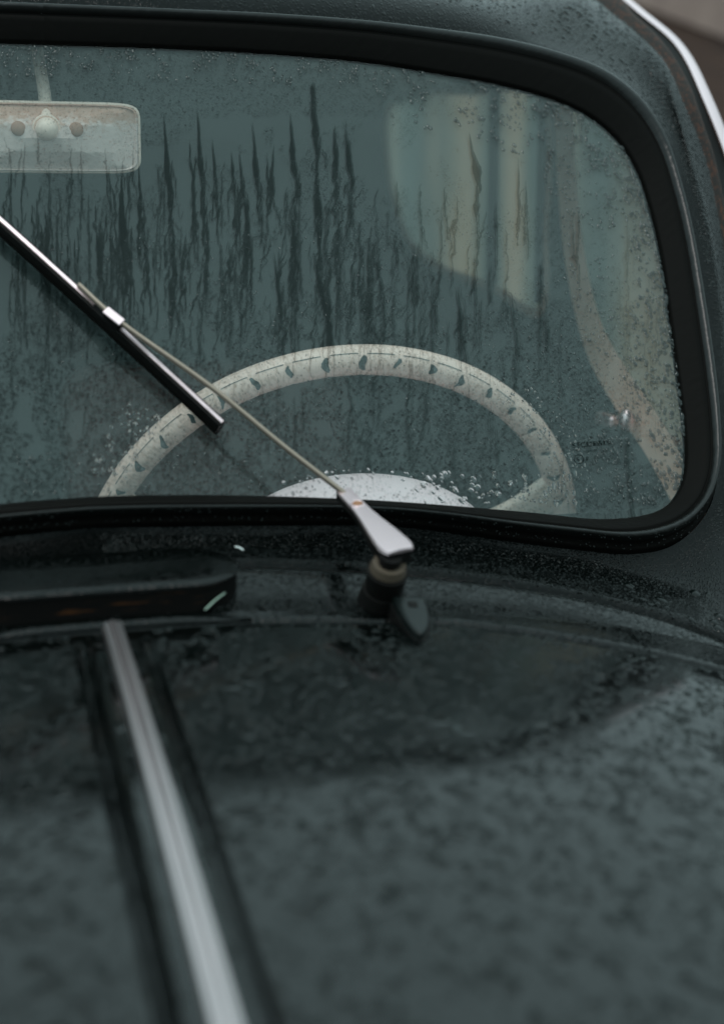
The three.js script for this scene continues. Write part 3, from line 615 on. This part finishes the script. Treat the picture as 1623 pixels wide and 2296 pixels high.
  const k0 = g(238, 712, 0.0165), k1 = g(270, 741, 0.0165), kd = k1.clone().sub(k0);
  part('clip_bracket', place(new RoundedBoxGeometry(kd.length() * 1.1, 0.019, 0.006, 2, 0.001), k0.clone().lerp(k1, 0.5), kd, glassN(0), V().crossVectors(kd, glassN(0))), M.black, wip);
}

// ---- rain gutter flange, seal and bright trim along the right edge of the roof
{
  const Gp = [[1262, -46], [1328, 0], [1375, 28], [1431, 75], [1487, 131], [1515, 188], [1534, 234], [1562, 309], [1581, 353], [1613, 500], [1645, 720], [1690, 960]];
  const Fp = [[1330, -46], [1394, -2], [1425, 34], [1463, 68], [1508, 124], [1546, 190], [1560, 226], [1582, 292], [1599, 345], [1630, 490], [1664, 715], [1706, 955]];
  const C1 = [[1345, -46], [1426, 24], [1512, 98], [1578, 226], [1640, 390], [1690, 600], [1740, 900]];
  const C2 = [[1360, -46], [1438, 18], [1529, 96], [1595, 215], [1659, 385], [1709, 596], [1759, 898]];
  const cur = (l, back) => new THREE.CatmullRomCurve3(l.map(([a, b]) => pxSide(a, b, back + backAt(b))), false, 'centripetal').getPoints(160);
  const a = cur(Gp, 0.0005), b = cur(Fp, 0.008), c1 = cur(C1, 0.022), c2 = cur(C2, 0.026), strip = (p, q, bulge, nv, n) => (sg) => grid(160, nv, (u, v) => { const i = Math.round(u * 160), r = p[i].clone().lerp(q[i], v); r.addScaledVector(n, bulge * Math.sin(v * Math.PI)); r.x *= sg; return [r, u * 0.9, v * 0.04]; }, sg > 0);
  for (const sg of [1, -1]) {
    part('rain_gutter', strip(a, b, 0.004, 6, V(0.5, 0.5, 0.5))(sg), M.rust, frame, 'rusty brown rain gutter along the roof edge');
    part('door_seal', strip(b.map((p) => p.clone().add(V(-0.004, -0.002, -0.006))), c1.map((p) => p.clone().add(V(0, 0, -0.003))), -0.005, 4, V(0.5, 0.5, 0.5))(sg), M.black, car);
    part('chrome_trim', strip(c1, c2, 0.0015, 8, V(0.6, 0.55, 0.5))(sg), M.satin, car, 'bright metal trim along the top of the door');
    const e = c2.map((p) => p.clone().add(V(-0.002, -0.001, -0.004)));
    const o = e.map((p) => p.clone().add(V(0.008, 0.002, -0.02)));
    part('door_edge', strip(e, o, 0.002, 4, V(0.6, 0.5, 0.3))(sg), M.paint, car);
  }
}

// ---- roof, lining, sides with windows, floor, dashboard, seats
const roofY = (x, z) => 1.317 - 0.06 * x * x - 0.25 * Math.pow(Math.abs(x), 4) - 0.03 * Math.pow(Math.max(0, -z - 0.6), 2);
part('roof', grid(40, 30, (u, v) => { const x = lerp(-0.57, 0.57, u), z = lerp(-0.47, -1.93, v); return [V(x, roofY(x, z) - 0.002, z), x, z]; }), M.paint, car);
part('roof_lining', grid(30, 30, (u, v) => { const x = lerp(-0.555, 0.555, u), z = lerp(-0.30 - 0.25 * x * x, -1.9, v); return [V(x, roofY(x, z) - 0.012 - 0.03 * sstep(0.12, 0, v), z), x, z]; }), M.lining, car);
const sidePoly = (pts) => pts.map(([z, y]) => new THREE.Vector2(-z, y));
const smoothPath = (pts) => new THREE.CatmullRomCurve3(pts.map((p) => V(p.x, p.y, 0)), true, 'centripetal').getPoints(80).map((p) => new THREE.Vector2(p.x, p.y));
const inSide = (px, py) => { const p = meet(px, py, (q) => 0.55 - q.x, 0.3, 4); return [p.z, p.y]; };
const cap = (p) => [p[0], Math.min(p[1], 1.25)];
const frontWin = sidePoly([cap(inSide(1262, 255)), inSide(1268, 420), inSide(1290, 640), inSide(1330, 770), inSide(1400, 880), inSide(1470, 960), [-0.20, 0.90], [-0.21, 0.97], [-0.33, 1.15], [-0.42, 1.235]]);
const rearWin = sidePoly([cap(inSide(868, 165)), inSide(868, 380), inSide(905, 520), inSide(960, 585), inSide(1100, 645), inSide(1215, 690), inSide(1222, 520), cap(inSide(1222, 240)), cap(inSide(1050, 175))]);
{
  const o = new THREE.Shape(sidePoly([[0.02, 0.30], [-0.0, 0.86], [-0.13, 0.93], [-0.36, 1.25], [-0.52, 1.275], [-1.1, 1.28], [-1.93, 1.25], [-2.0, 0.85], [-2.1, 0.30]]));
  o.holes.push(new THREE.Path(smoothPath(frontWin)), new THREE.Path(smoothPath(rearWin)));
  const steam = std({ color: lin(0.8, 0.88, 0.84), roughness: 1, transparent: true, opacity: 0.12, depthWrite: false });
  const bandAt = (z) => 0.5 + 0.5 * Math.sin(z * 31 + 2 * Math.sin(z * 9 + 1));
  const steamStreaks = dataTex(1024, 64, (x, y) => { const zz = x / 1024 * 1.6, k = sstep(0.0, 1.0, bandAt(zz) * 0.6 + 0.5 * fbm(x / 40, y / 22, 131, 3) - 0.05) * lerp(1, 0.35, sstep(0.92, 1.16, zz)), b = fbm(x / 60, y / 30, 137, 3); return [lerp(0.41, 0.80, k) , lerp(0.43, 0.67, k), lerp(0.42, 0.60 - 0.05 * b, k)]; }, true);
  steamStreaks.repeat.set(1 / 1.6, 1 / 0.5);
  for (const sg of [1, -1]) {
    const place2 = (g, x) => { g.rotateY(Math.PI / 2); g.translate(x, 0, 0); if (sg < 0) { g.scale(-1, 1, 1); const ix = g.index; if (ix) { const a = ix.array; for (let i = 0; i < a.length; i += 3) { const t = a[i]; a[i] = a[i + 1]; a[i + 1] = t; } } else { for (const k of ['position', 'normal', 'uv']) { const at = g.attributes[k], s = at.itemSize, r = at.array; for (let i = 0; i < at.count; i += 3) for (let c = 0; c < s; c++) { const t = r[i * s + c]; r[i * s + c] = r[(i + 1) * s + c]; r[(i + 1) * s + c] = t; } } } g.computeVertexNormals(); } return g; };
    const sd = part('side_panel', place2(slab(o, 0.008, 0), 0.552), M.dark, car);
    for (const w of [frontWin, rearWin]) {
      const sh = new THREE.Shape(smoothPath(w));
      part('side_window', place2(new THREE.ShapeGeometry(sh), 0.555), phy({ color: lin(0.80, 0.86, 0.83), transmission: 1, thickness: 0, roughness: 0.86, ior: 1.45, specularIntensity: 0.1, map: steamStreaks }), sd, 'fogged side window');
      const ring = smoothPath(w).map((p) => V(sg * 0.551, p.y, -p.x));
      part('window_trim', sweep(ring, () => V(1, 0, 0), round(0.006, 8, 0.45), true), M.trim, sd, 'beige trim round the side window');
    }
    // upright bars in the rear side window, and the broad beige seat belt hanging from the pillar
    for (const [px, w] of [[1104, 0.026], [1212, 0.016]]) {
      const a = inSide(px, 190), b = inSide(px + 6, 640);
      const g = new RoundedBoxGeometry(0.006, a[1] - b[1] + 0.04, w, 2, 0.002); g.translate(sg * 0.549, (a[1] + b[1]) / 2, (a[0] + b[0]) / 2); part('window_bar', g, M.dark, sd);
    }
    const belt = along([[1262, 235], [1272, 420], [1292, 600], [1332, 760], [1398, 880], [1468, 985], [1525, 1090], [1600, 1250]].map(([a, b]) => { const p = meet(a, b, (q) => 0.522 - q.x, 0.3, 4); return V(sg * 0.522, p.y, p.z); }), 60);
    part('seat_belt', sweep(belt, () => V(1, 0, 0), () => [[-0.021, -0.001], [0.021, -0.001], [0.021, 0.001], [-0.021, 0.001]]), std({ color: lin(0.88, 0.56, 0.43), roughness: 0.8 }), car, 'beige strap running down inside the door');
    const la = inSide(1443, 938), lb = inSide(1497, 938);
    const h = new RoundedBoxGeometry(0.012, 0.012, 0.036, 3, 0.004); h.translate(sg * 0.512, la[1], la[0]); part('door_latch', h, M.satin, car);
    const kn = new THREE.SphereGeometry(0.009, 14, 10); kn.scale(0.8, 1.2, 0.8); kn.translate(sg * 0.508, lb[1], lb[0]); part('latch_knob', kn, M.satin, car);
  }
}
{ const b = new THREE.BoxGeometry(1.13, 1.0, 0.03); b.translate(0, 0.80, -1.92); part('rear_bulkhead', b, M.dark, car); const f = new THREE.BoxGeometry(1.1, 0.03, 2.7); f.translate(0, 0.3, -0.62); part('floor', f, M.dark, car); }
part('dashboard', grid(40, 14, (u, v) => { const x = lerp(-0.53, 0.53, u), z0 = -KX * x * x + 0.004; const a = v < 0.6 ? v / 0.6 : 1, d = v < 0.6 ? 0 : (v - 0.6) / 0.4; return [V(x, 0.888 - 0.055 * a - 0.25 * d - 0.05 * x * x, z0 - 0.13 * a - 0.02 * Math.sin(d * 3.1)), x, v]; }), M.dark, car);
for (const sx of [0.27, -0.27]) {
  const b = new RoundedBoxGeometry(0.42, 0.56, 0.12, 5, 0.05); b.rotateX(-0.25); b.translate(sx, 0.62, -1.02);
  const c = new RoundedBoxGeometry(0.44, 0.14, 0.46, 5, 0.05); c.translate(sx, 0.42, -0.76);
  part('seat', mergeGeometries([b, c]), M.seat, car, 'dark reddish front seat');
}

// ---- instrument pod: pale domed housing in front of the wheel
{
  const top = atDepth(812, 1066, 1.13), g = new THREE.SphereGeometry(1, 48, 20, 0, Math.PI * 2, 0, Math.PI / 2);
  g.scale(0.112, 0.060, 0.075); g.rotateX(0.25); g.translate(top.x, top.y - 0.063, top.z - 0.004);
  part('instrument_pod', g, M.white, car, 'pale domed instrument housing behind the windscreen');
}

// ---- steering wheel
{
  const sw = new THREE.Group(); sw.name = 'steering_wheel'; sw.userData.label = 'cream steering wheel with finger grips and a worn rim'; car.add(sw);
  const C = V(0.238, 0.793, -0.26), e = THREE.MathUtils.degToRad(66), R = 0.2125, r0 = 0.0125;
  const X = V(1, 0, 0.07).normalize(), Yw = V(0, Math.sin(e), Math.cos(e)), Z = V().crossVectors(X, Yw).normalize();
  const at = (a, r) => C.clone().addScaledVector(X, Math.cos(a) * r).addScaledVector(Yw, Math.sin(a) * r);
  // grips: shallow notches on the camera's side, one every 8 degrees or so
  const NG = 46, skin = (a, b) => { // b: angle round the tube, 0 outward
    const ph = ((a / (2 * Math.PI) * NG) % 1 + 1) % 1, dip = Math.exp(-Math.pow((ph - 0.5) / 0.09, 2)), face = Math.pow(Math.max(0, Math.cos(b - FACE(a) - 0.5)), 2);
    return r0 * (1 - 0.12 * dip * face);
  };
  const FACE = (a) => { const o = V().addScaledVector(X, Math.cos(a)).addScaledVector(Yw, Math.sin(a)), c = EYE.clone().sub(at(a, R)).normalize(); return Math.atan2(c.dot(Z), c.dot(o)); };
  const tubePt = (a, b, k = 1, add = 0) => { const o = V().addScaledVector(X, Math.cos(a)).addScaledVector(Yw, Math.sin(a)); return at(a, R).addScaledVector(o, Math.cos(b) * (skin(a, b) * k + add)).addScaledVector(Z, Math.sin(b) * (skin(a, b) * k + add)); };
  const dirt = dataTex(512, 128, (x, y) => { const n = fbm(x / 8, y / 8, 51, 4, 64), s = fbm(x / 2, y / 4, 61, 3, 256), f = sstep(0.52, 0.8, n) * 0.12 + sstep(0.72, 0.88, s) * 0.10; return [0.99 - f, 0.86 - f * 1.02, 0.81 - f * 1.1]; }, true);
  dirt.repeat.set(4, 1);
  part('rim', grid(460, 22, (u, v) => { const a = u * Math.PI * 2, b = v * Math.PI * 2; return [tubePt(a, b), u * 3, v]; }), std({ map: dirt, roughness: 0.45 }), sw, 'cream rim with finger grips');
  for (let i = 0; i < NG; i++) {
    const a = (i + 0.5) / NG * Math.PI * 2; if (a > 3.6 && a < 5.8) continue;
    const wdt = rr(0.011, 0.018), b0 = FACE(a) - 0.25 + rr(-0.1, 0.1), b1 = b0 + rr(0.7, 1.15), jag = Array.from({ length: 12 }, () => rr(0.7, 1)), sk = rr(-0.01, 0.01);
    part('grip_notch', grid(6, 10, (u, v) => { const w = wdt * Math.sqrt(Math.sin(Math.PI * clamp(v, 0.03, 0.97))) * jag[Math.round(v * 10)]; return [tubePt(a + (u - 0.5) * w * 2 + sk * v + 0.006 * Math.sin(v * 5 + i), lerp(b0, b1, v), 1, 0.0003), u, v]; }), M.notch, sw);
  }
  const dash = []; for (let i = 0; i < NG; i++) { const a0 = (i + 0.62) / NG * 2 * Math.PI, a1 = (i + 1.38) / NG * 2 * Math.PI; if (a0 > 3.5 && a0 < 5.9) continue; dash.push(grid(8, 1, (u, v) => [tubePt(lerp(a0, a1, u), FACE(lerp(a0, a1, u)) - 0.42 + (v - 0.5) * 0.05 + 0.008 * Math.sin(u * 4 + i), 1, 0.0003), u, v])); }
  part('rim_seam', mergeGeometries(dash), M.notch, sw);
  // two spokes and the hub
  for (const [a, nm] of [[0.36, 0], [Math.PI - 0.36, 1]]) {
    const p = along([at(a, R - 0.004), at(a * 1 + (nm ? 0.03 : -0.03), R * 0.8).addScaledVector(Z, 0.006), at(a, R * 0.45).addScaledVector(Z, 0.02), C.clone().addScaledVector(Z, 0.03)], 30);
    part('spoke', sweep(p, () => Z, (f) => { const w = lerp(0.022, 0.016, Math.min(1, f * 2)), h = 0.006; return [[-w, 0], [-w * 0.7, h], [w * 0.7, h], [w, 0], [w * 0.7, -h], [-w * 0.7, -h]]; }), M.cream, sw);
  }
  const hub = new THREE.CylinderGeometry(0.045, 0.05, 0.05, 32); part('hub', place(hub, C.clone().addScaledVector(Z, 0.03), X, Z, Yw.clone().negate()), M.cream, sw);
  const colm = new THREE.CylinderGeometry(0.02, 0.02, 0.3, 16); part('column', place(colm, C.clone().addScaledVector(Z, 0.16).add(V(0, -0.04, 0)), X, Z, Yw.clone().negate()), M.dark, sw);
}

// ---- rear-view mirror, seen from its back
{
  const mr = new THREE.Group(); mr.name = 'rear_view_mirror'; mr.userData.label = 'pale dusty back of the rear-view mirror hanging on a short stem'; car.add(mr);
  const D = 1.10, tl = atDepth(105, 234, D), ctr = atDepth(105, 308, D), tr = atDepth(302, 308, D);
  const X = V(tr.x - ctr.x, 0, tr.z - ctr.z); X.set(1, 0, -0.02).normalize();
  const hwid = (tr.clone().sub(ctr)).dot(RIGHT) / X.dot(RIGHT), hh = ctr.distanceTo(tl) * 1.0;
  const Yv = V(0, Math.cos(0.10), Math.sin(0.10)), Zv = V().crossVectors(X, Yv).normalize();
  const pr = (x, y, z) => ctr.clone().addScaledVector(X, x).addScaledVector(Yv, y).addScaledVector(Zv, z);
  const rectAt = (a) => { // rounded rectangle
    const c = Math.cos(a), s = Math.sin(a), n = 9, k = Math.pow(Math.pow(Math.abs(c), n) + Math.pow(Math.abs(s), n), -1 / n); return [c * k * hwid, s * k * hh];
  };
  const dusty = dataTex(512, 256, (x, y) => { const v = y / 256, n = fbm(x / 12, y / 12, 71, 4), up = sstep(0.62, 0.85, v + (n - 0.5) * 0.35), g = 0.93 - 0.10 * n, k = sstep(0.66, 0.8, fbm(x / 5, y / 5, 73, 3)) * 0.12; return [g - k * 0.6 - up * 0.05, 0.9 * g - k - up * 0.14, 0.87 * g - k * 1.1 - up * 0.19]; }, true, false);
  const peak = (x, y) => { const q = Math.max(Math.abs(x) / hwid, Math.abs(y) / hh); return q; };
  const plate = grid(160, 24, (u, v) => {
    const [ex, ey] = rectAt(u * Math.PI * 2), w = v < 0.75 ? v / 0.75 * 0.94 : lerp(0.94, 1, (v - 0.75) / 0.25), x = ex * w, y = ey * w, q = Math.max(Math.abs(x) / hwid * 1.0, Math.abs(y) / hh);
    const z = 0.004 + 0.015 * (1 - Math.min(1, q / 0.94)) - (v > 0.75 ? 0.0035 * Math.pow((v - 0.75) / 0.25, 3) - 0.002 * Math.sin((v - 0.75) * 4 * Math.PI) : 0);
    return [pr(x, y, z), 0.5 + x / hwid / 2, 0.5 + y / hh / 2];
  });
  const back = part('mirror_back', solid(plate), std({ map: dusty, roughness: 0.55 }), mr, 'pale folded sheet-metal back with rusty dust along the top');
  part('mirror_glass', grid(80, 2, (u, v) => { const [ex, ey] = rectAt(u * Math.PI * 2); return [pr(ex * 0.98 * v, ey * 0.98 * v, -0.004), u, v]; }, true), std({ color: lin(0.8, 0.8, 0.8), metalness: 1, roughness: 0.05 }), mr);
  const edge = Array.from({ length: 120 }, (_, i) => { const [x, y] = rectAt(i / 120 * Math.PI * 2); return pr(x, y, -0.0005); });
  part('mirror_rim', sweep(edge, () => Zv, round(0.0016, 8, 2.2), true), M.cream, mr);
  const ball = meet(105, 289, (p) => p.clone().sub(ctr).dot(Zv) - 0.017), bs = new THREE.SphereGeometry(0.0088, 24, 16); bs.translate(ball.x, ball.y, ball.z); part('ball_joint', bs, M.cream, mr);
  part('joint_collar', place(new THREE.TorusGeometry(0.0098, 0.0012, 10, 28), ball.clone().addScaledVector(Zv, -0.003), X, Yv, Zv), M.cream, mr);
  for (const [px, py] of [[41, 288], [171, 290]]) { const q = meet(px, py, (p) => p.clone().sub(ctr).dot(Zv) - 0.0135), s = new THREE.SphereGeometry(0.0056, 18, 10); s.scale(1, 1, 0.5); s.translate(q.x, q.y, q.z); part('rivet', s, std({ color: lin(0.44, 0.24, 0.17), roughness: 0.7 }), mr, 'rusty rivet'); }
  const s0 = ball.clone(), s1 = atDepth(100, 215, 1.105), s2 = atDepth(88, 140, 1.13);
  const st = along([s0, s1, s2, s2.clone().add(V(0, 0.02, -0.03))], 24);
  part('stem', sweep(st, () => V(0, 0, 1), (f) => round(lerp(0.0052, 0.0046, f), 12)()), M.cream, mr);
}

// ============================================================ LOOSE BITS LYING ON THE CAR
function straw(px0, py0, px1, py1, r, lift, label, color) {
  const a = pxHood(px0, py0), b = pxHood(px1, py1); a.y += r + lift[0]; b.y += r + lift[1];
  const m = a.clone().lerp(b, 0.5); m.y += 0.0006;
  const L = a.clone().lerp(b, 0.5), pts = along([a, m, b].map((p) => p.clone().sub(L)), 10);
  const me = new THREE.Mesh(sweep(pts, () => V(0, 1, 0), round(r, 7, 0.6)), std({ color, roughness: 0.6 }));
  me.name = numbered('grass_stalk'); me.position.copy(L); me.castShadow = me.receiveShadow = true; me.userData = { label, category: 'grass stalk' }; scene.add(me);
}
straw(527, 1232, 546, 1240, 0.0009, [0.001, 0.001], 'tiny whitish bit of stalk lying on the dark paint below the windscreen gasket', lin(0.75, 0.78, 0.76));
straw(460, 1380, 505, 1352, 0.0006, [0.003, 0.006], 'longer pale green stalk caught at the rounded end of the cowl vent', lin(0.42, 0.55, 0.45));

// ============================================================ GROUND AND WALL
{
  const asph = dataTex(512, 512, (x, y) => { const n = fbm(x / 4, y / 4, 91, 4, 128), m = 0.25 + 0.1 * n + 0.05 * fbm(x / 64, y / 64, 95, 3, 8); return [m, m * 1.0, m * 0.98]; }, true); asph.repeat.set(300, 300);
  const g = new THREE.Mesh(new THREE.PlaneGeometry(400, 400).rotateX(-Math.PI / 2), std({ map: asph, roughness: 0.55 }));
  g.name = 'ground'; g.userData = { kind: 'structure' }; g.receiveShadow = true; scene.add(g);
}
{
  const a = V(1.9, 0, -4.6), b = V(9.5, 0, -12.1), d = b.clone().sub(a), L = d.length(); d.normalize();
  const wall = thing('house_wall', 'blurred grey rendered house wall with a dark brown lower part, beyond the corner of the roof', 'wall', a);
  const n = V().crossVectors(d, V(0, 1, 0)).negate();
  const tex = dataTex(256, 256, (x, y) => { const v = fbm(x / 16, y / 16, 101, 4, 16); return [0.60 + 0.12 * v, 0.485 + 0.11 * v, 0.45 + 0.10 * v]; }, true); tex.repeat.set(3, 1);
  const tex2 = dataTex(256, 256, (x, y) => { const v = fbm(x / 20, y / 6, 111, 4, 0); return [0.30 + 0.10 * v, 0.20 + 0.07 * v, 0.165 + 0.05 * v]; }, true);
  const box = (y0, y1, o, m, nm, lb) => { const w = new THREE.BoxGeometry(L, y1 - y0, 0.3); w.translate(L / 2, (y0 + y1) / 2, 0); place(w, n.clone().multiplyScalar(o), d, V(0, 1, 0), V().crossVectors(d, V(0, 1, 0))); part(nm, w, m, wall, lb); };
  box(2.08, 3.7, 0, std({ map: tex, roughness: 0.95 }), 'rendered_wall'); box(0, 2.08, 0.02, std({ map: tex2, roughness: 0.9 }), 'plinth', 'dark brown lower part of the wall');
}

renderer.render(scene, camera);
